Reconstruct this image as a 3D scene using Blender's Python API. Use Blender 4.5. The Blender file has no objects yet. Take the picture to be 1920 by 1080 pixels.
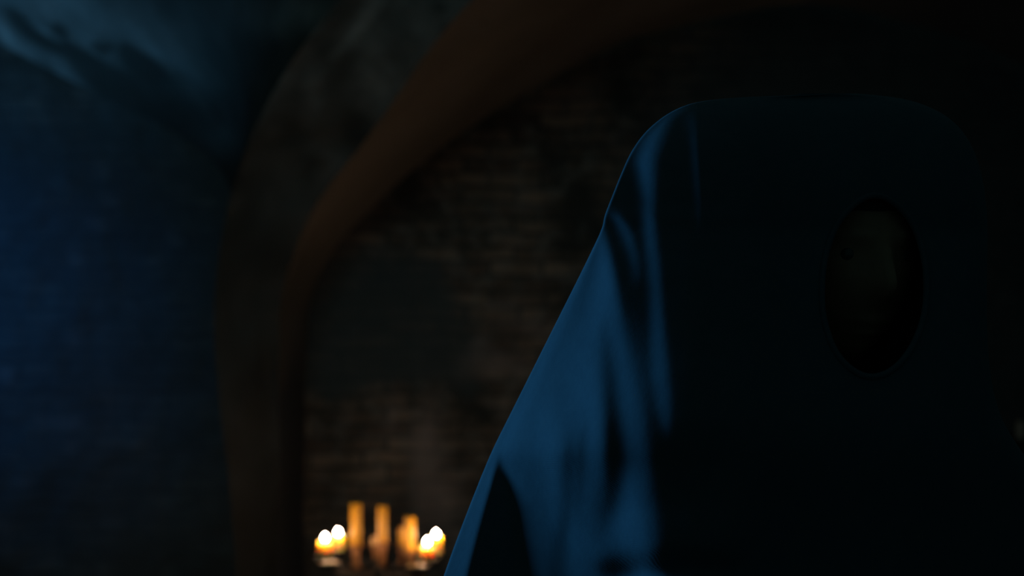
import bpy, bmesh, math, random
import numpy as np
from mathutils import Vector, noise
random.seed(7)
C = bpy.context.scene.collection
PI = math.pi

# ------------------------------------------------------------------ camera, world, lights, exposure
CAMZ, HOR, F = 1.55, 700.0, 40 / 36 * 1920.0
cam_d = bpy.data.cameras.new('camera'); cam = bpy.data.objects.new('camera', cam_d); C.objects.link(cam)
cam.location = (0, 0, CAMZ); cam.rotation_euler = (PI / 2, 0, 0)
cam_d.lens = 40; cam_d.sensor_width = 36; cam_d.shift_y = (HOR - 540) / 1920
cam_d.clip_start = 0.05; cam_d.clip_end = 60
cam_d.dof.use_dof = True; cam_d.dof.focus_distance = 1.2; cam_d.dof.aperture_fstop = 2.8
bpy.context.scene.camera = cam
sc = bpy.context.scene
sc.view_settings.view_transform = 'Standard'; sc.view_settings.look = 'None'
sc.view_settings.exposure = 0.0; sc.view_settings.gamma = 1.0; sc.view_settings.use_curve_mapping = False
try:
    sc.cycles.use_denoising = True
    sc.cycles.sample_clamp_indirect = 3.0
    sc.cycles.max_bounces = 6
except Exception: pass
w = bpy.data.worlds.new('world'); sc.world = w; w.use_nodes = True
w.node_tree.nodes['Background'].inputs[0].default_value = (0.30, 0.95, 1.0, 1)
w.node_tree.nodes['Background'].inputs[1].default_value = 0.018

def spot(name, loc, target, power, color, size_deg, blend, radius):
    d = bpy.data.lights.new(name, 'SPOT'); o = bpy.data.objects.new(name, d); C.objects.link(o)
    o.location = loc; o.rotation_euler = (Vector(target) - Vector(loc)).to_track_quat('-Z', 'Y').to_euler()
    d.energy = power; d.color = color; d.spot_size = math.radians(size_deg); d.spot_blend = blend; d.shadow_soft_size = radius
    return o
# cold light coming in from the unseen bay on the left
spot('blue_key_light', (-3.6, 2.95, 1.95), (0.15, 1.15, 1.35), 560, (0.075, 0.47, 1.0), 26, 0.6, 0.40)
spot('blue_vault_light', (-4.3, 4.9, 1.5), (-2.35, 5.3, 3.9), 118, (0.11, 0.50, 1.0), 66, 0.9, 0.12)
spot('blue_haze_light', (-3.7, 4.4, 2.3), (-3.15, 6.3, 1.95), 62, (0.018, 0.28, 1.0), 75, 1.0, 0.3)

fd = bpy.data.lights.new('cellar_fill_light', 'AREA'); fo = bpy.data.objects.new('cellar_fill_light', fd); C.objects.link(fo)
fo.location = (-1.1, 0.5, 2.8); fo.rotation_euler = (Vector((-0.8, 6.0, 1.9)) - Vector(fo.location)).to_track_quat('-Z', 'Y').to_euler()
fd.size = 1.2; fd.energy = 3.0; fd.color = (0.50, 0.92, 1.0); fd.spread = math.radians(95)

# ------------------------------------------------------------------ helpers
def P(px, py, d):
    return Vector(((px - 960) / F * d, d, CAMZ - (py - HOR) / F * d))
def tag(o, label, cat, group=None):
    o['label'] = label; o['category'] = cat
    if group: o['group'] = group
    return o
def link(name, me, m, parent=None, smooth=True):
    o = bpy.data.objects.new(name, me); C.objects.link(o)
    if m is not None: me.materials.append(m)
    if parent is not None: o.parent = parent
    if smooth and len(me.polygons): me.polygons.foreach_set('use_smooth', [True] * len(me.polygons))
    return o
def obj(name, bm, m, parent=None, smooth=True):
    bmesh.ops.recalc_face_normals(bm, faces=bm.faces)
    me = bpy.data.meshes.new(name); bm.to_mesh(me); bm.free()
    return link(name, me, m, parent, smooth)
def empty(name, loc, label, cat, group=None):
    o = bpy.data.objects.new(name, None); C.objects.link(o); o.location = loc
    o.empty_display_size = 0.05
    return tag(o, label, cat, group)
def struct(o):
    o['kind'] = 'structure'; return o
def lathe(bm, prof, c=(0, 0, 0), n=32, wob=0.0, seed=0):
    rings = []
    for r, z in prof:
        ring = []
        for k in range(n):
            a = 2 * PI * k / n
            rr = r * (1 + wob * noise.noise(Vector((math.cos(a) * 1.7 + seed, math.sin(a) * 1.7, z * 25))))
            ring.append(bm.verts.new((c[0] + rr * math.cos(a), c[1] + rr * math.sin(a), c[2] + z)))
        rings.append(ring)
    for a, b in zip(rings, rings[1:]):
        for k in range(n):
            bm.faces.new((a[k], a[(k + 1) % n], b[(k + 1) % n], b[k]))
    bm.faces.new(rings[0][::-1]); bm.faces.new(rings[-1])
def tube(bm, pts, r, n=10, closed=False):
    pts = [Vector(p) for p in pts]; rings = []; N = len(pts)
    rad = r if isinstance(r, (list, tuple)) else [r] * N
    up = Vector((0, 0, 1))
    for i, p in enumerate(pts):
        if closed: t = pts[(i + 1) % N] - pts[i - 1]
        else: t = pts[min(i + 1, N - 1)] - pts[max(i - 1, 0)]
        t.normalize()
        s = t.cross(up)
        if s.length < 0.05: s = t.cross(Vector((0, 1, 0)))
        s.normalize(); q = s.cross(t)
        rings.append([bm.verts.new(p + (s * math.cos(2 * PI * k / n) + q * math.sin(2 * PI * k / n)) * rad[i]) for k in range(n)])
    M = N if closed else N - 1
    for i in range(M):
        a, b = rings[i], rings[(i + 1) % N]
        for k in range(n): bm.faces.new((a[k], a[(k + 1) % n], b[(k + 1) % n], b[k]))
    if not closed:
        bm.faces.new(rings[0][::-1]); bm.faces.new(rings[-1])
def box(bm, a, b):
    x0, y0, z0 = a; x1, y1, z1 = b
    v = [bm.verts.new(c) for c in ((x0,y0,z0),(x1,y0,z0),(x1,y1,z0),(x0,y1,z0),(x0,y0,z1),(x1,y0,z1),(x1,y1,z1),(x0,y1,z1))]
    for f in ((0,3,2,1),(4,5,6,7),(0,1,5,4),(1,2,6,5),(2,3,7,6),(3,0,4,7)): bm.faces.new([v[i] for i in f])
def catmull(pts, n):
    """resample a polyline smoothly to n points (any dimension)"""
    P_ = np.array(pts, float); L = np.concatenate([[0], np.cumsum(np.linalg.norm(np.diff(P_, axis=0), axis=1))])
    out = []
    for s in np.linspace(0, L[-1], n):
        i = min(max(int(np.searchsorted(L, s) - 1), 0), len(P_) - 2)
        t = (s - L[i]) / (L[i + 1] - L[i])
        p0 = P_[max(i - 1, 0)]; p1 = P_[i]; p2 = P_[i + 1]; p3 = P_[min(i + 2, len(P_) - 1)]
        out.append(0.5 * ((2 * p1) + (-p0 + p2) * t + (2 * p0 - 5 * p1 + 4 * p2 - p3) * t * t + (-p0 + 3 * p1 - 3 * p2 + p3) * t ** 3))
    return np.array(out)
def gridmesh(name, V, nr, nc, m, attr=None, parent=None):
    """V: (nr*nc,3) -> quad grid"""
    idx = np.arange(nr * nc).reshape(nr, nc)
    q = np.stack([idx[:-1, :-1], idx[:-1, 1:], idx[1:, 1:], idx[1:, :-1]], -1).reshape(-1, 4)
    me = bpy.data.meshes.new(name); me.from_pydata(V.tolist(), [], q.tolist())
    if attr is not None:
        for k, a in attr.items():
            at = me.attributes.new(k, 'FLOAT', 'POINT'); at.data.foreach_set('value', np.asarray(a, dtype=np.float32).ravel())
    me.update()
    return link(name, me, m, parent)

# ------------------------------------------------------------------ materials
class N:
    def __init__(s, name):
        s.m = bpy.data.materials.new(name); s.m.use_nodes = True
        s.t = s.m.node_tree; s.b = s.t.nodes['Principled BSDF']
    def n(s, typ, **kw):
        nd = s.t.nodes.new(typ)
        for k, v in kw.items():
            if k.startswith('i_'): nd.inputs[k[2:].replace('_', ' ')].default_value = v
            else: setattr(nd, k, v)
        return nd
    def l(s, a, b): s.t.links.new(a, b)
    def noise(s, vec, scale, detail=6, rough=0.6):
        nd = s.n('ShaderNodeTexNoise'); nd.inputs['Scale'].default_value = scale; nd.inputs['Detail'].default_value = detail
        nd.inputs['Roughness'].default_value = rough; s.l(vec, nd.inputs['Vector']); return nd.outputs['Fac']
    def ramp(s, fac, stops):
        r = s.n('ShaderNodeValToRGB'); s.l(fac, r.inputs[0]); e = r.color_ramp.elements
        while len(e) < len(stops): e.new(0.5)
        for i, (p, c) in enumerate(stops): e[i].position = p; e[i].color = (*c, 1) if len(c) == 3 else c
        return r.outputs[0]
    def mix(s, fac, a, b, mode='MIX'):
        x = s.n('ShaderNodeMix'); x.data_type = 'RGBA'; x.blend_type = mode
        for sock, v in ((x.inputs[0], fac), (x.inputs[6], a), (x.inputs[7], b)):
            if isinstance(v, (int, float)): sock.default_value = v
            elif isinstance(v, tuple): sock.default_value = (*v, 1)
            else: s.l(v, sock)
        return x.outputs[2]
    def bump(s, h, strength, dist, prev=None):
        b = s.n('ShaderNodeBump'); b.inputs['Strength'].default_value = strength; b.inputs['Distance'].default_value = dist
        s.l(h, b.inputs['Height'])
        if prev: s.l(prev, b.inputs['Normal'])
        return b.outputs['Normal']
    def geo(s):
        return s.n('ShaderNodeNewGeometry').outputs['Position']
def simple(name, col, rough=0.6, metal=0.0, bump=None, spec=0.5):
    a = N(name); a.b.inputs['Base Color'].default_value = (*col, 1); a.b.inputs['Roughness'].default_value = rough
    a.b.inputs['Metallic'].default_value = metal; a.b.inputs['Specular IOR Level'].default_value = spec
    p = a.n('ShaderNodeTexCoord').outputs['Object']
    f = a.noise(p, 40); c = a.mix(a.ramp(f, [(0.3, (0, 0, 0)), (0.7, (1, 1, 1))]), tuple(x * 0.75 for x in col), col)
    a.l(c, a.b.inputs['Base Color'])
    if bump: a.l(a.bump(a.noise(p, bump[0]), bump[1], bump[2]), a.b.inputs['Normal'])
    return a.m

def brick_mat():
    a = N('old_brick'); p = a.geo()
    sx = a.n('ShaderNodeSeparateXYZ'); a.l(p, sx.inputs[0])
    cb = a.n('ShaderNodeCombineXYZ'); ax = a.n('ShaderNodeMath', operation='ADD'); a.l(sx.outputs[0], ax.inputs[0]); a.l(sx.outputs[1], ax.inputs[1]); a.l(ax.outputs[0], cb.inputs[0]); a.l(sx.outputs[2], cb.inputs[1])
    dn = a.n('ShaderNodeTexNoise'); dn.inputs['Scale'].default_value = 3.0; dn.inputs['Detail'].default_value = 4; a.l(p, dn.inputs['Vector'])
    off = a.n('ShaderNodeVectorMath', operation='SCALE'); off.inputs['Scale'].default_value = 0.085; a.l(dn.outputs['Color'], off.inputs[0])
    ad = a.n('ShaderNodeVectorMath', operation='ADD'); a.l(cb.outputs[0], ad.inputs[0]); a.l(off.outputs[0], ad.inputs[1])
    br = a.n('ShaderNodeTexBrick'); a.l(ad.outputs[0], br.inputs['Vector'])
    br.inputs['Scale'].default_value = 1.0; br.inputs['Brick Width'].default_value = 0.27; br.inputs['Row Height'].default_value = 0.078
    br.inputs['Mortar Size'].default_value = 0.012; br.inputs['Mortar Smooth'].default_value = 0.4; br.inputs['Bias'].default_value = -0.1
    br.inputs['Color1'].default_value = (0.36, 0.24, 0.17, 1); br.inputs['Color2'].default_value = (0.10, 0.065, 0.05, 1)
    br.inputs['Mortar'].default_value = (0.10, 0.09, 0.08, 1)
    n1 = a.noise(p, 2.3, 8, 0.65); n2 = a.noise(p, 9, 6, 0.7)
    c = a.mix(a.ramp(n1, [(0.38, (0, 0, 0)), (0.62, (1, 1, 1))]), br.outputs['Color'], (0.05, 0.047, 0.04))
    c = a.mix(a.ramp(n2, [(0.5, (0, 0, 0)), (0.75, (0.7, 0.7, 0.7))]), c, (0.30, 0.27, 0.24))
    at = a.n('ShaderNodeAttribute', attribute_name='brick_dark')
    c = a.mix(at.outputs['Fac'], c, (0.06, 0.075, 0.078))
    a2 = a.n('ShaderNodeAttribute', attribute_name='lime')
    c = a.mix(a2.outputs['Fac'], c, (0.42, 0.32, 0.29))
    a.l(c, a.b.inputs['Base Color']); a.b.inputs['Roughness'].default_value = 0.9; a.b.inputs['Specular IOR Level'].default_value = 0.2
    nb = a.bump(br.outputs['Fac'], 0.6, -0.012); nb = a.bump(n2, 0.8, 0.02, nb)
    a.l(nb, a.b.inputs['Normal']); return a.m
def vault_mat():
    a = N('peeling_plaster'); p = a.geo()
    at = a.n('ShaderNodeAttribute', attribute_name='plaster')
    n1 = a.noise(p, 5, 8, 0.65); n2 = a.noise(p, 22, 5, 0.7)
    c = a.mix(at.outputs['Fac'], (0.035, 0.032, 0.028), (0.50, 0.47, 0.44))
    c = a.mix(a.ramp(n1, [(0.35, (0.55, 0.55, 0.55)), (0.65, (0, 0, 0))]), c, (0.04, 0.04, 0.035))
    a.l(c, a.b.inputs['Base Color']); a.b.inputs['Roughness'].default_value = 0.9; a.b.inputs['Specular IOR Level'].default_value = 0.2
    nb = a.bump(n1, 0.6, 0.05); nb = a.bump(n2, 0.5, 0.01, nb); a.l(nb, a.b.inputs['Normal']); return a.m
def soffit_mat():
    a = N('arch_plaster'); p = a.geo(); n1 = a.noise(p, 1.6, 5, 0.5); n2 = a.noise(p, 14, 6, 0.7)
    c = a.ramp(n1, [(0.3, (0.31, 0.28, 0.235)), (0.7, (0.45, 0.40, 0.35))])
    c = a.mix(a.ramp(n2, [(0.55, (0, 0, 0)), (0.8, (0.5, 0.5, 0.5))]), c, (0.10, 0.09, 0.07))
    c = a.mix(a.n('ShaderNodeAttribute', attribute_name='soffit_shade').outputs['Fac'], c, (0.10, 0.11, 0.125))
    a.l(c, a.b.inputs['Base Color']); a.b.inputs['Roughness'].default_value = 0.88; a.b.inputs['Specular IOR Level'].default_value = 0.2
    a.l(a.bump(n2, 0.35, 0.02), a.b.inputs['Normal']); return a.m
def cloth_mat():
    a = N('navy_wool'); tc = a.geo()
    wv = a.n('ShaderNodeTexWave', wave_type='BANDS', bands_direction='DIAGONAL'); wv.inputs['Scale'].default_value = 420; wv.inputs['Distortion'].default_value = 1.5
    a.l(tc, wv.inputs['Vector'])
    n1 = a.noise(tc, 60, 5, 0.6)
    c = a.mix(n1, (0.075, 0.10, 0.13), (0.11, 0.14, 0.17))
    a.l(c, a.b.inputs['Base Color']); a.b.inputs['Roughness'].default_value = 0.85; a.b.inputs['Specular IOR Level'].default_value = 0.15
    a.b.inputs['Sheen Weight'].default_value = 0.12; a.b.inputs['Sheen Roughness'].default_value = 0.5
    nb = a.bump(wv.outputs['Fac'], 0.12, 0.0006); nb = a.bump(n1, 0.15, 0.002, nb); a.l(nb, a.b.inputs['Normal']); return a.m
def wax_mat(name, col, sss, trans):
    a = N(name); tc = a.n('ShaderNodeTexCoord').outputs['Object']; f = a.noise(tc, 30)
    c = a.mix(f, tuple(x * 0.8 for x in col), col); a.l(c, a.b.inputs['Base Color'])
    a.b.inputs['Roughness'].default_value = 0.45; a.b.inputs['Subsurface Weight'].default_value = sss
    a.b.inputs['Subsurface Radius'].default_value = (1.0, 0.7, 0.35); a.b.inputs['Subsurface Scale'].default_value = trans
    a.l(a.bump(f, 0.2, 0.003), a.b.inputs['Normal']); return a.m
def flame_mat():
    a = N('candle_flame'); a.t.nodes.remove(a.b)
    e = a.n('ShaderNodeEmission'); e.inputs[0].default_value = (1.0, 0.62, 0.36, 1); e.inputs[1].default_value = 400
    a.l(e.outputs[0], a.t.nodes['Material Output'].inputs[0]); return a.m
M = dict(brick=brick_mat(), vault=vault_mat(), soffit=soffit_mat(), cloth=cloth_mat(), flame=flame_mat(),
         wax=wax_mat('honey_wax', (0.98, 0.74, 0.24), 1.0, 0.014), pale_wax=wax_mat('pale_wax', (0.90, 0.52, 0.20), 0.2, 0.01),
         grey_wax=simple('grey_wax', (0.40, 0.37, 0.30), 0.5),
         beeswax=wax_mat('beeswax', (0.84, 0.42, 0.012), 0.15, 0.006),
         iron=simple('dark_iron', (0.06, 0.055, 0.05), 0.55, 0.7, (60, 0.3, 0.002)),
         bronze=simple('worn_bronze', (0.42, 0.19, 0.075), 0.5, 0.25, (60, 0.3, 0.002)),
         wick=simple('burnt_wick', (0.02, 0.018, 0.016), 0.9),
         skin=simple('skin', (0.58, 0.26, 0.16), 0.6, 0, (120, 0.1, 0.001)), eye=simple("eye", (0.12, 0.10, 0.09), 0.2), hair=simple('dark_hair', (0.03, 0.02, 0.015), 0.6),
         shoe=simple('black_leather', (0.02, 0.018, 0.016), 0.5), stone=simple('flagstone', (0.12, 0.11, 0.10), 0.85, 0, (6, 0.5, 0.03)))

# ------------------------------------------------------------------ the cellar
YB, YA = 6.0, 4.7            # back wall, front edge of the big arch
half = [(572, 1127), (572, 900), (572, 700), (577, 590), (594, 530), (622, 476), (665, 420), (722, 366), (850, 262), (1000, 165), (1150, 88), (1300, 42), (1400, 20), (1500, 8)]
full = half + [(3000 - x, y) for x, y in half[::-1][1:]]
prof = catmull([tuple(P(x, y, YB)) for x, y in full], 150)     # world profile of the intrados
prof[:, 2] = np.maximum(prof[:, 2], 0.0)
prof[0, 2] = prof[-1, 2] = 0
rows = []
yf = np.interp(prof[:, 2], [0, 1.9, 2.3, 2.51, 2.74, 2.86, 3.1, 3.6], [5.35, 5.30, 5.08, 4.9, 4.45, 4.1, 3.8, 3.6])
yf = np.convolve(np.pad(yf, 6, mode='edge'), np.ones(13) / 13, 'valid')
for t_ in np.linspace(0, 1, 18):
    q = prof.copy(); q[:, 1] = yf * (1 - t_) + YB * t_
    for i in range(len(q)):
        d = 0.018 * noise.noise(Vector((q[i, 0] * 2.3, q[i, 1] * 2.3, q[i, 2] * 2.3)))
        nrm = Vector((q[i, 0] - 1.52, 0, q[i, 2] - 1.4)).normalized(); q[i, 0] += nrm.x * d; q[i, 2] += nrm.z * d
    rows.append(q)
soffit_shade = [min(max((2.25 - p[2]) / 0.75 + 0.35 * noise.noise(Vector(p) * 2.5), 0), 1) if p[0] < 1.5 else min(max((p[0] - 1.0) / 1.2, 0), 1) for p in np.concatenate(rows)]  # shade painted into the colour: pier foot and right side of the arch
struct(gridmesh('trim_1', np.concatenate(rows), 18, 150, M['soffit'], dict(soffit_shade=soffit_shade)))
A = rows[0]

# brick wall closing the arch
nx, nz = 260, 160
X, Z = np.meshgrid(np.linspace(-1.35, 4.35, nx), np.linspace(0, 4.2, nz))
Y = np.empty_like(X); brick_dark = np.empty_like(X); lime = np.empty_like(X)
def sst(a, b, x): t = min(max((x - a) / (b - a), 0), 1); return t * t * (3 - 2 * t)
for j in range(nz):
    for i in range(nx):
        x, z = X[j, i], Z[j, i]
        Y[j, i] = YB + 0.02 + 0.03 * noise.noise(Vector((x * 1.8, z * 1.8, 3))) + 0.012 * noise.noise(Vector((x * 6, z * 9, 1)))
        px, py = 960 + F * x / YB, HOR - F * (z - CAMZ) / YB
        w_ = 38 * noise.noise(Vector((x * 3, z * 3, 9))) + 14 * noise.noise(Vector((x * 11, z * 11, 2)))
        # big darker patch on the left half of the wall
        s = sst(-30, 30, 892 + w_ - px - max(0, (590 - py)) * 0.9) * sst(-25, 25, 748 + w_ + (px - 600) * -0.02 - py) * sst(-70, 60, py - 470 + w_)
        brick_dark[j, i] = max(0.85 * s, 0.9 * sst(1050, 1400, px + w_ * 2 + (py - 400) * 0.15))  # far right dimmed: falloff of light painted into the brick
        l = 0
        for cx, cy, rx, ry, k in ((800, 860, 26, 120, .6), (735, 790, 14, 50, .35), (840, 960, 30, 70, .5), (935, 690, 60, 28, .45), (1000, 610, 80, 14, .3), (905, 655, 14, 10, .4), (935, 568, 40, 12, .3)):
            l += k * math.exp(-((px - cx + w_ * .5) / rx) ** 2 - ((py - cy + w_) / ry) ** 2)
        lime[j, i] = min(l, 0.75)
struct(gridmesh('wall_back', np.stack([X, Y, Z], -1).reshape(-1, 3), nz, nx, M['brick'], dict(brick_dark=brick_dark, lime=lime)))

# groin rising from the pier, left-bay wall arch, and the two vault webs between them
NG = 90
G = catmull([tuple(P(*p)) for p in ((452, 1270, 5.15), (434, 950, 5.15), (412, 760, 5.15), (402, 640, 5.15), (405, 520, 5.12), (424, 400, 5.05), (458, 290, 4.9), (505, 185, 4.7), (565, 90, 4.5), (640, -10, 4.3), (740, -110, 4.05), (880, -220, 3.9), (1150, -330, 3.7), (1500, -400, 3.6))], NG)
G[:, 2] = np.maximum(G[:, 2], 0)
A2 = catmull(A[:76].tolist(), NG)
def web(name, c0, c1, n, mat, bulge, plast, rough):
    V = []; pl = []
    for i in range(len(c0)):
        for k in range(n):
            t = k / (n - 1); p = c0[i] * (1 - t) + c1[i] * t
            q = Vector(p); e = math.sin(PI * t)
            q += Vector((0, 0, bulge(i / (len(c0) - 1)) * e))
            d = rough * e ** 0.3 * (noise.fractal(q * 2.2, 0.8, 2.0, 4))
            q += Vector((0.5, -0.6, -0.5)) * d
            px, py = 960 + F * q.x / q.y, HOR - F * (q.z - CAMZ) / q.y
            V.append(q); pl.append(plast(px, py, q))
    return gridmesh(name, np.array([tuple(v) for v in V]), len(c0), n, mat, dict(plaster=pl))
def blob(px, py, cx, cy, rx, ry, ang):
    c, s = math.cos(ang), math.sin(ang); dx, dy = px - cx, py - cy
    u, v = (dx * c + dy * s) / rx, (-dx * s + dy * c) / ry
    return math.exp(-(u * u + v * v))
def pl_front_light(px, py, q):
    n1 = noise.fractal(q * 3.5, 0.8, 2.0, 4)
    up = min(max((q.z - 2.1) / 1.0, 0), 1)  # lower pier darkened: weak light there put into the plaster colour
    v = (0.22 + 0.45 * n1) * (0.15 + 0.85 * up) + 0.5 * blob(px, py, 668, 55, 14, 60, 0.65) + 0.3 * blob(px, py, 590, 180, 16, 25, 0)  # first blob: light catching the groin, painted as a pale streak
    return min(max(v, 0), 0.7)
struct(web('wall_pier', G, A2, 40, M['vault'], lambda s: 0.12 * s, pl_front_light, 0.05))
YC = 6.3
Cv = catmull([tuple(P(*p)) for p in ((470, 560, YC), (452, 430, YC), (430, 350, YC), (400, 300, YC), (350, 262, YC), (290, 226, YC), (220, 194, YC), (150, 160, YC), (75, 122, YC), (0, 84, YC), (-120, 40, YC), (-300, -5, YC), (-600, -40, YC), (-1000, -60, YC))], NG)
G2 = catmull(G[38:].tolist(), NG)
def blob(px, py, cx, cy, rx, ry, ang):
    c, s = math.cos(ang), math.sin(ang); dx, dy = px - cx, py - cy
    u, v = (dx * c + dy * s) / rx, (-dx * s + dy * c) / ry
    return math.exp(-(u * u + v * v))
def pl_left(px, py, q):
    w1 = 16 * noise.noise(q * 4); w2 = 16 * noise.noise(q * 4 + Vector((7, 3, 1)))
    x, y = px + w1, py + w2
    v = 0.42 * blob(x, y, 60, 5, 260, 55, 0.25) + 0.28 * blob(x, y, 330, 120, 95, 34, 0.6) + 0.95 * blob(x, y, 25, 78, 62, 15, 0.62)
    v += 0.6 * blob(x, y, 120, 135, 50, 12, 0.8) + 0.5 * blob(x, y, 95, 72, 60, 9, 0.5) + 0.35 * blob(x, y, 200, 90, 70, 22, 0.35) + 0.2 * blob(x, y, 410, 265, 40, 30, 0.3) + 0.2 * blob(x, y, 540, 30, 120, 40, 0)
    v -= 0.7 * blob(x, y, 112, 64, 17, 11, 0.3) + 0.8 * blob(x, y, 187, 82, 15, 11, 0.2) + 0.9 * blob(x, y, 55, 62, 55, 12, 0.75) + 0.9 * blob(x, y, 255, 110, 48, 16, 0.5) + 0.8 * blob(x, y, 150, 105, 50, 10, 0.5)
    return min(max(v + 0.05 * noise.noise(q * 9), 0), 1)
struct(web('ceiling', Cv, G2, 110, M['vault'], lambda s: 0.10 + 0.25 * s, pl_left, 0.06))

X, Z = np.meshgrid(np.linspace(-6.2, -1.30, 200), np.linspace(0, 4.6, 130)); Y = np.empty_like(X)
for j in range(130):
    for i in range(200):
        Y[j, i] = YC + 0.03 + 0.05 * noise.fractal(Vector((X[j, i] * 2, Z[j, i] * 2.5, 5)), 0.8, 2, 4)
z0 = np.zeros_like(X); z1 = np.zeros_like(X)
for j in range(130):
    for i in range(200):
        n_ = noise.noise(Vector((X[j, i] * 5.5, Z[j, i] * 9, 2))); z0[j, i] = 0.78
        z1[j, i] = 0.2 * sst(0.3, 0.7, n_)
struct(gridmesh('wall_left', np.stack([X, Y, Z], -1).reshape(-1, 3), 130, 200, M['brick'], dict(brick_dark=z0, lime=z1)))
bm = bmesh.new(); box(bm, (-7, -4, -0.1), (5.2, 7, 0)); struct(obj('floor', bm, M['stone'], smooth=False))
hz = bpy.data.materials.new('thin_smoke'); hz.use_nodes = True; ht = hz.node_tree; ht.nodes.remove(ht.nodes['Principled BSDF'])
vs = ht.nodes.new('ShaderNodeVolumeScatter'); vs.inputs['Density'].default_value = 0.02; vs.inputs['Anisotropy'].default_value = 0.2; vs.inputs['Color'].default_value = (0.9, 0.95, 1, 1)
ht.links.new(vs.outputs[0], ht.nodes['Material Output'].inputs['Volume'])
bm = bmesh.new(); box(bm, (-6, 2.6, 0.05), (-0.95, 5.9, 4.4)); hzo = obj('smoke', bm, hz, smooth=False); hzo['kind'] = 'stuff'; tag(hzo, 'thin bluish smoke hanging in the vaulted cellar', 'smoke')
bm = bmesh.new(); box(bm, (4.6, -3, 0), (4.8, 6.5, 5)); struct(obj('wall_right', bm, M['brick'], smooth=False))

# ------------------------------------------------------------------ hooded figure
KX = np.array
outL = KX([(1575, 175), (1500, 178), (1400, 182), (1345, 186), (1300, 193), (1262, 208), (1232, 228), (1205, 254), (1182, 288), (1163, 330), (1147, 370), (1134, 404), (1127, 432), (1095, 500), (1040, 610), (985, 720), (945, 800), (922, 846), (880, 950), (832, 1080), (790, 1220), (760, 1400), (750, 1600), (755, 2200), (740, 3000), (720, 3500)], float)
outR = KX([(1575, 175), (1650, 179), (1720, 192), (1780, 222), (1820, 270), (1843, 340), (1852, 430), (1850, 540), (1852, 640), (1860, 720), (1880, 790), (1925, 860), (1990, 960), (2060, 1080), (2120, 1220), (2170, 1400), (2190, 1600), (2190, 2200), (2210, 3000), (2230, 3500)], float)
ys = np.concatenate([[175.4, 176.5, 178, 180, 182, 185, 188, 192, 196, 200], np.arange(204, 1100, 4.0), np.arange(1104, 1400, 12), np.linspace(1400, 3480, 60)])
NU = 300
cl = catmull(outL.tolist(), 4000); cr = catmull(outR.tolist(), 4000)
def smooth_interp(y, pts):
    c = cl if pts is outL else cr
    return np.interp(y, np.maximum.accumulate(c[:, 1]), c[:, 0])
xl = np.array([smooth_interp(y, outL) for y in ys]); xr = np.array([smooth_interp(y, outR) for y in ys])
def sm(a, k):
    p = np.pad(a, k, mode='edge'); return np.convolve(p, np.ones(2 * k + 1) / (2 * k + 1), 'valid')
def ksm(x, lo, hi, k):
    v = np.interp(UY_, ys, x); v2 = sm(sm(v, k), k); wgt = np.clip((UY_ - lo) / 60, 0, 1)
    return np.interp(ys, UY_, v * (1 - wgt) + v2 * wgt)
UY_ = np.arange(170, 3600, 4.0)
xl = ksm(xl, 445, 0, 6); xr = ksm(xr, 445, 0, 6)
u = np.linspace(0, 1, NU); uu = u ** 1.25                           # denser on the lit side
PX = xl[:, None] + (xr - xl)[:, None] * uu[None, :]
PY = np.repeat(ys[:, None], NU, 1)
UY = np.arange(170, 3600, 2.0)
def pth(y, ky, kx):
    v = np.interp(UY, ky, kx); kk = int(min(14, max(2, 0.18 * (ky[1] - ky[0]))))
    return np.interp(y, UY, sm(sm(v, kk), kk))
def band(ky, kx, kw, kb):
    c, wd, b = pth(PY, ky, kx), pth(PY, ky, kw), pth(PY, ky, kb)
    return b * np.exp(-((PX - c) / wd) ** 2 * 1.0)
def S(a, b, x):
    t = np.clip((x - a) / (b - a), 0, 1); return t * t * (3 - 2 * t)
B = band([192, 205, 225, 260, 300, 400, 500, 600, 700, 760, 830], [1290, 1272, 1245, 1222, 1208, 1213, 1225, 1231, 1237, 1244, 1252], [8, 10, 15, 20, 18, 12, 11, 12, 15, 14, 12], [.0, .2, .26, .34, .36, .26, .22, .2, .2, .14, 0])
B += band([385, 400, 415, 440, 480, 540], [1132, 1148, 1160, 1174, 1187, 1196], [9, 9, 9, 10, 9, 9], [0, .2, .3, .3, .2, 0])
B += band([185, 200, 230, 320, 460], [1289, 1292, 1296, 1303, 1313], [6, 7, 7, 7, 8], [0, .34, .24, .14, 0])
R = pth(PY, [425, 470, 520, 600, 700, 850, 1000, 1080, 1400], [1127, 1141, 1152, 1166, 1186, 1206, 1224, 1232, 1240])
soft = pth(PY, [430, 600, 800, 1080], [7, 10, 18, 26])
main = S(0, 1, (R - PX) / soft * 0.5 + 0.5) * S(424, 440, PY)
lvl = pth(PY, [430, 520, 700, 800, 900, 1080, 1300], [.28, .33, .34, .38, .33, .26, .22])
tt = (PX - xl[:, None]) / np.maximum(R - xl[:, None], 1)
mod = 1 + 0.18 * np.sin((PX - 0.30 * PY) / 17.0) * S(.1, .4, tt) * S(560, 900, PY) - 0.22 * np.exp(-((tt - .28) / .14) ** 2) * S(430, 480, PY) * (1 - S(560, 700, PY)) + .25 * np.exp(-((tt - .06) / .07) ** 2)
mod += 0.25 * np.exp(-(((PX - pth(PY, [450, 560, 640], [1140, 1135, 1110])) / 14) ** 2)) * (1 - S(560, 660, PY))
dark = band([590, 680, 780, 880, 960, 1010], [1128, 1140, 1147, 1152, 1142, 1120], [8, 16, 20, 24, 26, 22], [0, .7, 1, 1, .7, 0])
dark += band([800, 860, 960, 1080], [1070, 1064, 1062, 1040], [10, 15, 17, 18], [0, .45, .45, .35])
dark += band([760, 840, 930, 1080], [1100, 1090, 1085, 1095], [8, 10, 12, 14], [0, .3, .2, .1])
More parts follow.
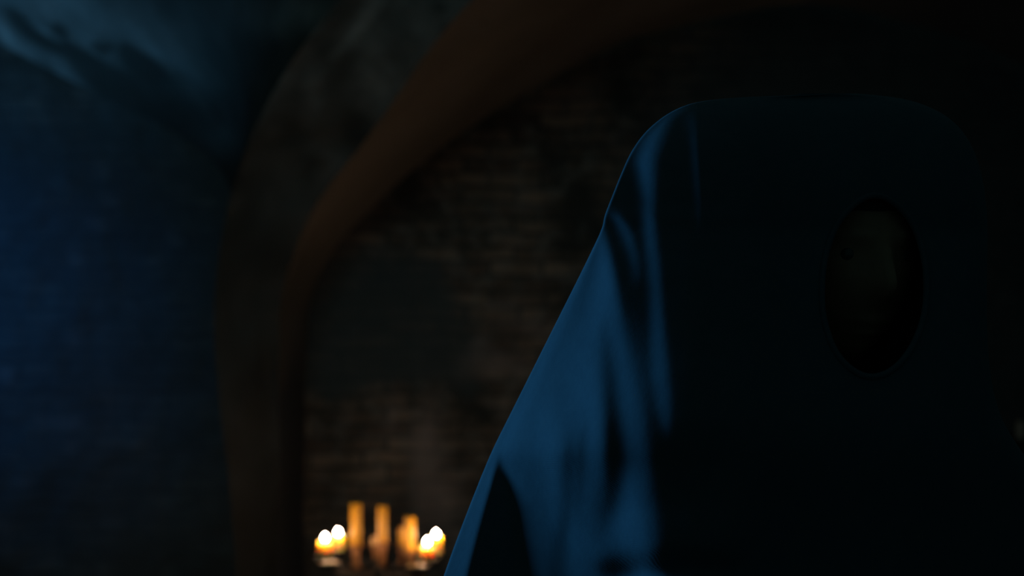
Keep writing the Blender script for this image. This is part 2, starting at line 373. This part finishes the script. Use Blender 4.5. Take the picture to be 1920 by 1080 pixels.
dark += 1.0 * np.exp(-((PX - 1148) / 36) ** 2 - ((PY - 1072) / 26) ** 2)
wl = pth(PY, [846, 900, 960, 1080, 1400], [933, 921, 903, 872, 820]); wr = pth(PY, [846, 870, 900, 960, 1080, 1400], [934, 942, 952, 966, 977, 1010])
wedge = S(-5, 9, PX - wl) * S(-5, 9, wr - PX) * S(834, 866, PY)
Bn = main * lvl * (1 - wedge)
B = 0.85 * B + main * lvl * mod * np.clip(1 - dark, 0, 1) * (1 - wedge)
TH = math.radians(25)
phi0 = np.interp(PX, [1150, 1290, 1330, 1390, 1440, 1600, 1760, 1850, 2000], np.radians([20, 20, 12, 2, -14, -5, -25, -45, -60]))
phi0 = phi0 + np.radians(7) * np.sin((PX - 0.12 * PY) / 34.0 + 1.3 * np.sin(PY / 210.0)) * S(1360, 1460, PX)
phi0 = phi0 * (1 - main) + math.radians(24) * main - np.radians(9) * wedge * main
el = np.clip((PX - xl[:, None]) / 6.0, 0, 1); er = np.clip((xr[:, None] - PX) / 60.0, 0, 1)
def slopes(B):
    phi = np.where(B > 1e-4, phi0 + (TH - phi0) * np.clip(B / .05, 0, 1) + np.arcsin(np.clip(B, 0, .95)), phi0)
    phi = phi + (1 - el) ** 2 * (math.radians(62) - phi)             # rounded edges of the silhouette
    return np.tan(phi + (1 - er) ** 2 * (math.radians(-78) - phi))
D0 = np.interp(ys, [175, 430, 800, 1080, 1600, 3500], [1.19, 1.19, 1.24, 1.27, 1.30, 1.36]); D0 = np.interp(ys, np.linspace(170, 3500, 400), sm(np.interp(np.linspace(170, 3500, 400), ys, D0), 14))
dx = np.diff(PX, axis=1) * 1.16 / F
def advance(sl): return np.concatenate([np.zeros((len(ys), 1)), np.cumsum(0.5 * (sl[:, 1:] + sl[:, :-1]) * dx, axis=1)], 1)
adv = advance(slopes(Bn)); detail = advance(slopes(B)) - adv
def vblur(Aq, sig):
    kk = int(3 * sig); g_ = np.exp(-0.5 * (np.arange(-kk, kk + 1) / sig) ** 2); g_ /= g_.sum()
    Pd = np.pad(Aq, ((kk, kk), (0, 0)), mode='edge'); out = np.zeros_like(Aq)
    for i_, w_g in enumerate(g_): out += w_g * Pd[i_:i_ + Aq.shape[0]]
    return out
ba, bb = vblur(adv, 2.0), vblur(adv, 14.0)
wx = S(-60, 160, PX - np.interp(PY, [430, 846, 1400], [1150, 1060, 1040])) * S(470, 640, PY)
adv = (ba * (1 - wx) + bb * wx) * S(200, 215, PY) + adv * (1 - S(200, 215, PY))
adv = adv + vblur(detail, 1.5) * (1 - S(1320, 1450, PX)) + vblur(detail, 25) * S(1320, 1450, PX)
# close over the crown
top = np.interp(PX[0] * 0 + 1, [0, 1], [1, 1])
ytop = np.interp(PX, outL[::-1][:, 0][np.argsort(outL[::-1][:, 0])], outL[::-1][:, 1][np.argsort(outL[::-1][:, 0])])
ytop = np.where(PX > 1575, np.interp(PX, outR[:7, 0], outR[:7, 1]), ytop)
dist = np.clip((PY - 175) / 240, 0, 1)
adv = adv - 0.05 * (1 - np.sqrt(1 - (1 - dist) ** 2))
Dp = D0[:, None] - adv
for _ in range(2):
    Q = np.pad(Dp, ((2, 2), (0, 0)), mode='edge'); Dp = (Q[:-4] + 2 * Q[1:-3] + 3 * Q[2:-2] + 2 * Q[3:-1] + Q[4:]) / 9
front = np.stack([(PX - 960) / F * Dp, Dp, CAMZ - (PY - HOR) / F * Dp], -1)
# rows low down must end on the floor: blend z towards a plain row height
zrow = CAMZ - (ys - HOR) / F * D0
zrow = np.where(ys > 1400, np.interp(ys, [1400, 3480], [CAMZ - 700 / F * D0[np.searchsorted(ys, 1400)], 0.012]), zrow)
k = S(1080, 1400, ys)[:, None]
front[..., 2] = front[..., 2] * (1 - k) + zrow[:, None] * k
foldm = 0.018 * np.sin(uu[None, :] * 60 + 1.5 * np.sin(ys[:, None] / 400)) * S(1100, 1700, ys)[:, None] * np.sin(PI * u)[None, :]
front[..., 1] += foldm
# back half, joined along both silhouettes
a0 = front[:, 0]; a1 = front[:, -1]
tb = np.linspace(0, 1, 60)[1:-1]
bul = np.interp(ys, [175, 200, 260, 430, 700, 1080, 1600, 3500], [0.0, 0.08, 0.17, 0.23, 0.21, 0.20, 0.24, 0.28])
back = a1[:, None] * (1 - tb)[None, :, None] + a0[:, None] * tb[None, :, None]
back[..., 1] += bul[:, None] * np.sqrt(1 - (2 * tb - 1) ** 2)[None] + 0.012 * np.sin(tb * 40)[None] * S(600, 1500, ys)[:, None]
allv = np.concatenate([front, back], 1); nr, nc = allv.shape[:2]
idx = np.arange(nr * nc).reshape(nr, nc); nxt = np.roll(idx, -1, axis=1)
q = np.stack([idx[:-1], nxt[:-1], nxt[1:], idx[1:]], -1)
cx_ = 0.25 * (PX[:-1, :-1] + PX[1:, 1:] + PX[1:, :-1] + PX[:-1, 1:]); cy_ = 0.5 * (PY[:-1, :-1] + PY[1:, :-1])
OX, OY = 1640, 540
TRI = np.array([(1541, 560), (1546, 490), (1566, 428), (1600, 385), (1640, 366), (1682, 385), (1716, 430), (1734, 495), (1736, 565), (1722, 625), (1692, 676), (1652, 704), (1612, 702), (1572, 668), (1549, 615)], float)
rim = catmull(np.vstack([TRI[-1:], TRI, TRI[:2]]).tolist(), 130)
rim = rim[8:-9]
ra = np.arctan2(rim[:, 1] - OY, rim[:, 0] - OX); rr_ = np.hypot(rim[:, 1] - OY, rim[:, 0] - OX); o_ = np.argsort(ra)
def rim_r(a): return np.interp(a, ra[o_], rr_[o_], period=2 * PI)
hole = np.hypot(cy_ - OY, cx_ - OX) < rim_r(np.arctan2(cy_ - OY, cx_ - OX))
keep = np.ones(q.shape[:2], bool); keep[:, :NU - 1] = ~hole
faces = [tuple(int(v) for v in f) for f in q[keep]] + [tuple(int(v) for v in idx[0][::-1])]
person = empty('person', (0.42, 1.22, 0), 'person in a dark blue hooded cloak, face lost in the hood, nearest the camera', 'person')
org = np.array([0.42, 1.22, 0.0])
me = bpy.data.meshes.new('hooded_cloak'); me.from_pydata((allv.reshape(-1, 3) - org).tolist(), [], faces); me.update()
cloak = link('hooded_cloak', me, M['cloth'], person)
bmv = bmesh.new(); bmv.from_mesh(me); bmesh.ops.delete(bmv, geom=[v for v in bmv.verts if not v.link_faces], context='VERTS')
bmesh.ops.recalc_face_normals(bmv, faces=bmv.faces); bmv.to_mesh(me); bmv.free()
so = cloak.modifiers.new('thickness', 'SOLIDIFY'); so.thickness = 0.003; so.offset = -1
# rolled hem of the hood opening
def front_depth(px, py):
    j = int(np.clip(np.searchsorted(ys, py), 0, len(ys) - 1)); return float(np.interp(px, PX[j], Dp[j]))
bm = bmesh.new(); pts = []
for k_ in range(96):
    a = 2 * PI * k_ / 96; R_ = float(rim_r((a + PI) % (2 * PI) - PI)); ex, ey = R_ * math.cos(a), R_ * math.sin(a)
    pts.append(P(OX + ex, OY + ey, front_depth(OX + ex, OY + ey)) - Vector(org))
tube(bm, pts, 0.0032, 8, closed=True); obj('hood_hem', bm, M['cloth'], person)

# body: one skinned figure inside the cloak
hx, hy = 0.364, 1.268                   # head axis
bm = bmesh.new()
J = dict(pel=(0.38, 1.30, .95), sp=(0.38, 1.30, 1.15), ch=(0.37, 1.30, 1.33), nk=(0.36, 1.29, 1.45), hd=(hx, hy + .01, 1.56),
         shl=(0.21, 1.29, 1.38), ell=(0.10, 1.27, 1.12), wrl=(0.26, 1.20, 1.02), hal=(0.33, 1.19, 1.03),
         shr=(0.53, 1.31, 1.38), elr=(0.59, 1.30, 1.12), wrr=(0.48, 1.24, 1.02), har=(0.41, 1.22, 1.04),
         hil=(0.29, 1.31, .92), knl=(0.27, 1.30, .50), anl=(0.26, 1.34, .09), tol=(0.25, 1.22, .03),
         hir=(0.47, 1.31, .92), knr=(0.49, 1.30, .50), anr=(0.50, 1.34, .09), tor=(0.51, 1.22, .03))
RAD = dict(pel=.13, sp=.115, ch=.12, nk=.055, hd=.055, shl=.05, ell=.042, wrl=.028, hal=.03, shr=.040, elr=.042, wrr=.028, har=.03,
           hil=.085, knl=.058, anl=.04, tol=.035, hir=.085, knr=.058, anr=.04, tor=.035)
for k_ in J:
    if k_ != 'hd': J[k_] = (J[k_][0], J[k_][1] + (.05 if k_ in ('nk', 'ch', 'shl', 'shr') else .085), J[k_][2])
bv = {k_: bm.verts.new(Vector(v) - Vector(org)) for k_, v in J.items()}
names = list(J)
E = [('pel','sp'),('sp','ch'),('ch','nk'),('nk','hd'),('ch','shl'),('shl','ell'),('ell','wrl'),('wrl','hal'),('ch','shr'),('shr','elr'),('elr','wrr'),('wrr','har'),
     ('pel','hil'),('hil','knl'),('knl','anl'),('anl','tol'),('pel','hir'),('hir','knr'),('knr','anr'),('anr','tor')]
for a, b in E: bm.edges.new((bv[a], bv[b]))
# fingers, each its own chain from the hand
fing = []
for side, s in (('hal', 1), ('har', -1)):
    base = Vector(J[side]) - Vector(org)
    for k_ in range(5):
        off = (k_ - 1.5) * 0.019; L = (.05, .058, .062, .056, .045)[k_]
        if k_ == 4: p1 = base + Vector((0, -.01, .028)); p2 = p1 + Vector((s * .02, -.02, .02)); p3 = p2 + Vector((s * .018, -.012, .006))
        else: p1 = base + Vector((s * .028, -.012, off)); p2 = p1 + Vector((s * L * .5, -.018, 0)); p3 = p2 + Vector((s * L * .3, .014, -.004))
        prev = bv[side]
        for p in (p1, p2, p3):
            v = bm.verts.new(p); bm.edges.new((prev, v)); prev = v; fing.append(v)
bm.verts.index_update()
me = bpy.data.meshes.new('body_base'); bm.to_mesh(me); nj = len(J); nt = len(me.vertices); bm.free()
tmp = bpy.data.objects.new('body_base', me); C.objects.link(tmp)
sk = tmp.modifiers.new('skin', 'SKIN'); sv = me.skin_vertices[0].data
for i in range(nt):
    r = RAD[names[i]] if i < nj else 0.0085
    sv[i].radius = (r, r); sv[i].use_root = (i == 0)
sb = tmp.modifiers.new('sub', 'SUBSURF'); sb.levels = 2; sb.render_levels = 2
dg = bpy.context.evaluated_depsgraph_get(); dg.update()
bme = bpy.data.meshes.new_from_object(tmp.evaluated_get(dg)); bpy.data.objects.remove(tmp)
bm = bmesh.new(); bm.from_mesh(bme)
# head with a face, turned slightly to the picture's right and bowed
rot = __import__('mathutils').Euler((math.radians(10), 0, math.radians(14))).to_matrix()
NA, NB = 72, 60; hv = []
hc = Vector((hx, hy, 1.675)) - Vector(org)
def g(a, b, s, x, z): return math.exp(-((x - a) / s[0]) ** 2 - ((z - b) / s[1]) ** 2)
for j in range(NB + 1):
    th = PI * j / NB; ring = []
    for i in range(NA):
        a = 2 * PI * i / NA; x, y, z = math.sin(th) * math.cos(a), math.sin(th) * math.sin(a), math.cos(th)
        X_ = .074 * x; Y_ = .093 * y; Z_ = .118 * z
        if z < 0: X_ *= 1 - .30 * z * z; Y_ *= 1 - .12 * z * z                      # jaw narrows
        if y < 0:
            fr = -y
            d = .024 * g(0, -.018, (.010, .018), X_, Z_) + .010 * g(0, .008, (.008, .022), X_, Z_)      # nose
            d += .007 * (g(0, -.058, (.022, .006), X_, Z_) + g(0, -.070, (.018, .006), X_, Z_)) - .004 * g(0, -.064, (.024, .002), X_, Z_)   # lips
            d += .012 * g(0, -.096, (.022, .016), X_, Z_) + .005 * (g(.03, .035, (.024, .008), X_, Z_) + g(-.03, .035, (.024, .008), X_, Z_))  # chin, brow
            d -= .007 * (g(.031, .012, (.016, .012), X_, Z_) + g(-.031, .012, (.016, .012), X_, Z_))    # sockets
            d += .002 * (g(.031, .012, (.010, .006), X_, Z_) + g(-.031, .012, (.010, .006), X_, Z_))    # lids
            Y_ -= d * fr ** .5
        for s in (1, -1):                                                           # ears
            e = math.exp(-((Y_ - .008) / .012) ** 2 - ((Z_ + .005) / .026) ** 2)
            if s * X_ > .05: X_ += s * .012 * e
        ring.append(bm.verts.new(hc + rot @ Vector((X_, Y_, Z_))))
    hv.append(ring)
for j in range(NB):
    for i in range(NA):
        f = (hv[j][i], hv[j][(i + 1) % NA], hv[j + 1][(i + 1) % NA], hv[j + 1][i])
        bm.faces.new(f)
flat = [v.co.copy() for rg in hv for v in rg]
bmesh.ops.remove_doubles(bm, verts=bm.verts, dist=1e-5)
obj('body', bm, M['skin'], person)
for s in (1, -1):
    ray = hc + rot @ Vector((s * .030, -.2, .012)); dr = rot @ Vector((0, 1, 0))
    near = min(flat, key=lambda p: (p - ray - dr * (p - ray).dot(dr)).length + (0 if (p - hc).dot(dr) < 0 else 9))
    bm = bmesh.new(); bmesh.ops.create_uvsphere(bm, u_segments=20, v_segments=12, radius=.0105)
    for v in bm.verts: v.co = near + dr * .0092 + v.co
    obj('eye', bm, M['eye'], person)
bm = bmesh.new()                                                                    # short hair cap
hr = []
for j in range(0, 34):
    th = PI * j / 60; ring = []
    for i in range(64):
        a = 2 * PI * i / 64; x, y, z = math.sin(th) * math.cos(a), math.sin(th) * math.sin(a), math.cos(th)
        lim = 1.0 if y > -0.25 else max(0.0, min(1.0, (z - .42) * 6))
        r = 1.0 + .07 * lim - .06 * (1 - lim)
        hr_ = Vector((.074 * x * r, .093 * y * r, .118 * z * r)); hr_ *= 1 + .02 * noise.noise(Vector((x * 9, y * 9, z * 3)))
        ring.append(bm.verts.new(hc + rot @ hr_))
    hr.append(ring)
for j in range(len(hr) - 1):
    for i in range(64): bm.faces.new((hr[j][i], hr[j][(i + 1) % 64], hr[j + 1][(i + 1) % 64], hr[j + 1][i]))
bmesh.ops.remove_doubles(bm, verts=bm.verts, dist=1e-5)
obj('hair', bm, M['hair'], person)
for s, xx in ((-1, .255), (1, .505)):
    bm = bmesh.new(); v0 = len(bm.verts)
    lathe(bm, [(.036, 0), (.05, .004), (.052, .03), (.044, .07), (.04, .11), (.034, .112)], (0, 0, 0), 24)
    for v in bm.verts:
        k_ = 1 - min(v.co.z / .1, 1); v.co.y *= 1 + 1.3 * k_; v.co.y -= .06 * k_
        v.co += Vector((xx, 1.40, 0)) - Vector(org)
    obj('shoe', bm, M['shoe'], person)

# ------------------------------------------------------------------ candelabrum and candles
def flame_mesh():
    bm = bmesh.new(); lathe(bm, [(.001, 0), (.005, .0015), (.0080, .005), (.0084, .009), (.0066, .0135), (.0034, .018), (.0006, .022)], (0, 0, 0), 14); return bm
def candle(name, px, ybase, ytop, d, r, mat, label, lit, group=None, wob=.06):
    b = P(px, ybase, d); h = (ybase - ytop) / F * d
    e = empty(name, b, label, 'candle', group)
    bm = bmesh.new()
    pr = [(r * 1.04, 0), (r * 1.06, h * .04), (r, h * .12), (r * .99, h * .5), (r * .98, h * .9), (r * .95, h * .985), (r * .86, h), (r * .7, h * .97), (r * .2, h * .955)]
    if lit: pr = pr[:6] + [(r * .88, h), (r * .80, h * .93), (r * .76, h * .62), (r * .6, h * .55), (r * .1, h * .53)]
    lathe(bm, pr, (0, 0, 0), 36, wob, px); obj('wax', bm, mat, e)
    bm = bmesh.new(); lz = h * (.53 if lit else .95)
    tube(bm, [(0, 0, lz), (0.0006, 0, lz + .016), (.002, 0, lz + .032)], .0011, 6); obj('wick', bm, M['wick'], e)
    if lit:
        bm = flame_mesh()
        for v in bm.verts: v.co.z += lz + .030; v.co.x += .002
        obj('flame', bm, M['flame'], e)
    return e
GR1 = None
DL = [('candle', 608.5, 1042, 1016, 4.12, .0255, 'front left short lit candle, leftmost on the candelabrum'),
      ('candle', 633, 1031, 1005, 4.34, .0245, 'lit candle second from left, set behind the leftmost flame'),
      ('candle', 800, 1049, 1024.5, 4.12, .0265, 'front right short lit candle on the candelabrum, lower of the right pair'),
      ('candle', 816.5, 1037, 1006, 4.34, .0270, 'rightmost lit candle, beside the edge of the blue cloak')]
for n_, px, yb, yt, d, r, lb in DL: candle(n_, px, yb, yt, d, r, M['wax'], lb, True)
candle('candle', 667.5, 1021, 943, 4.26, .0205, M['beeswax'], 'leftmost of the three tall unlit amber pillar candles on the candelabrum', False)
candle('candle', 717, 1015, 948, 4.30, .0185, M['beeswax'], 'middle one of the three tall unlit amber pillar candles on the candelabrum', False)
candle('candle', 769, 1031, 968, 4.22, .0200, M['beeswax'], 'rightmost and lowest of the three tall amber pillar candles, by the lit right pair', False)
candle('candle', 752, 1020, 988, 4.36, .0120, M['beeswax'], 'thin amber candle half hidden behind the right tall candle', False)
candle('candle', 703, 1020, 1006, 4.20, .0150, M['pale_wax'], 'stub of a pale candle at the foot of the middle tall candle', False)

ST = P(713, 1060, 4.24)
cand = empty('candelabrum', (ST.x, ST.y, 0), 'dark iron candelabrum with round drip dishes carrying lit and tall candles', 'candelabrum')
def rel(p): return Vector(p) - Vector((ST.x, ST.y, 0))
zt = ST.z - 0.03
bm = bmesh.new(); lathe(bm, [(.02, .02), (.022, .05), (.011, .09), (.010, .40), (.019, .43), (.010, .46), (.010, zt - .02), (.026, zt - .005), (.03, zt + .012), (.012, zt + .02)], (0, 0, 0), 20); obj('stem', bm, M['iron'], cand)
for k_ in range(3):
    a = 2 * PI * k_ / 3 + .4; bm = bmesh.new()
    tube(bm, [(math.cos(a) * r, math.sin(a) * r, z) for r, z in ((.008, .10), (.06, .13), (.13, .09), (.19, .03), (.22, .012), (.245, .02))], [.010, .010, .009, .009, .010, .007], 10)
    obj('foot', bm, M['iron'], cand)
bm = bmesh.new(); tube(bm, [(.155 * math.cos(a), .155 * math.sin(a), zt) for a in np.linspace(0, 2 * PI, 48, endpoint=False)], .0065, 8, True); obj('hoop', bm, M['iron'], cand)
def dish(px, py, d, r, mat='iron', wax=False, hold=0.0, hr_=.016):
    p = rel(P(px, py, d)); bm = bmesh.new()
    lathe(bm, [(r * .25, -.012), (r * .7, -.011), (r * .95, -.004), (r * 1.03, .003), (r, .004), (r * .9, -.001), (r * .3, -.0035), (.004, -.0035)], p, 36)
    dobj = obj('drip_dish', bm, M[mat], cand)
    if hold:
        bm = bmesh.new(); lathe(bm, [(hr_ * .8, -hold), (hr_ * 1.05, -hold + .01), (hr_ * .8, -hold * .6), (hr_, -.03), (hr_ * 1.1, -.012)], p, 20); obj('socket', bm, M['bronze'], cand)
    bm = bmesh.new(); q0 = Vector((p.x * .12, p.y * .12, zt)); b0 = p + Vector((0, 0, -.012 - hold))
    mid = (q0 + b0) / 2 + Vector((0, 0, -.035)); pts = [q0.lerp(mid, t).lerp(mid.lerp(b0, t), t) for t in np.linspace(0, 1, 12)]
    tube(bm, pts, .0045, 8); obj('arm', bm, M['iron'], cand)
    if wax:
        bm = bmesh.new(); lathe(bm, [(r * .5, -.002), (r * .88, .001), (r * .8, .006), (r * .4, .009), (.003, .009)], p, 30, .1, px); obj('wax_pool', bm, M['pale_wax'], dobj)
for px, py, d, r in ((608.5, 1043.5, 4.12, .042), (633, 1032.5, 4.34, .036), (800, 1050.5, 4.12, .044), (816.5, 1038.5, 4.34, .044)): dish(px, py, d, r)
for px, py, d, r, hd_ in ((667.5, 1022.5, 4.26, .026, .09), (717, 1016.5, 4.30, .024, .09), (769, 1032.5, 4.22, .026, .05), (752, 1021.5, 4.36, .018, .08), (703, 1021.5, 4.20, .018, .05)):
    dish(px, py, d, r, 'bronze', False, hd_, .0155 if r > .02 else .01)
dish(617, 1057, 4.02, .040, 'iron', True); dish(782, 1063, 4.02, .042, 'iron', True)

# ------------------------------------------------------------------ sconce with an unlit candle on the far right
s0 = P(1914, 822, 5.86)
sc_ = empty('wall_sconce', (s0.x, 5.98, s0.z), 'small iron wall sconce on the brick wall at the right edge behind the cloaked figure', 'sconce')
r0 = Vector((s0.x, 5.98, s0.z))
bm = bmesh.new(); lathe(bm, [(.012, -.012), (.04, -.008), (.045, 0), (.036, -.002), (.004, -.002)], s0 - r0, 24); obj('drip_dish', bm, M['iron'], sc_)
bm = bmesh.new(); tube(bm, [(0, s0.y - r0.y, -.012), (0, s0.y - r0.y, -.04), (0, -.06, -.07), (0, 0.01, -.06)], .006, 8); obj('bracket', bm, M['iron'], sc_)
bm = bmesh.new(); box(bm, (-.03, -.004, -.12), (.03, .02, .02)); obj('wall_plate', bm, M['iron'], sc_, smooth=False)
candle('candle', 1914, 822.5, 790, 5.86, .021, M['grey_wax'], 'unlit pale grey candle in the wall sconce at the right edge', False)
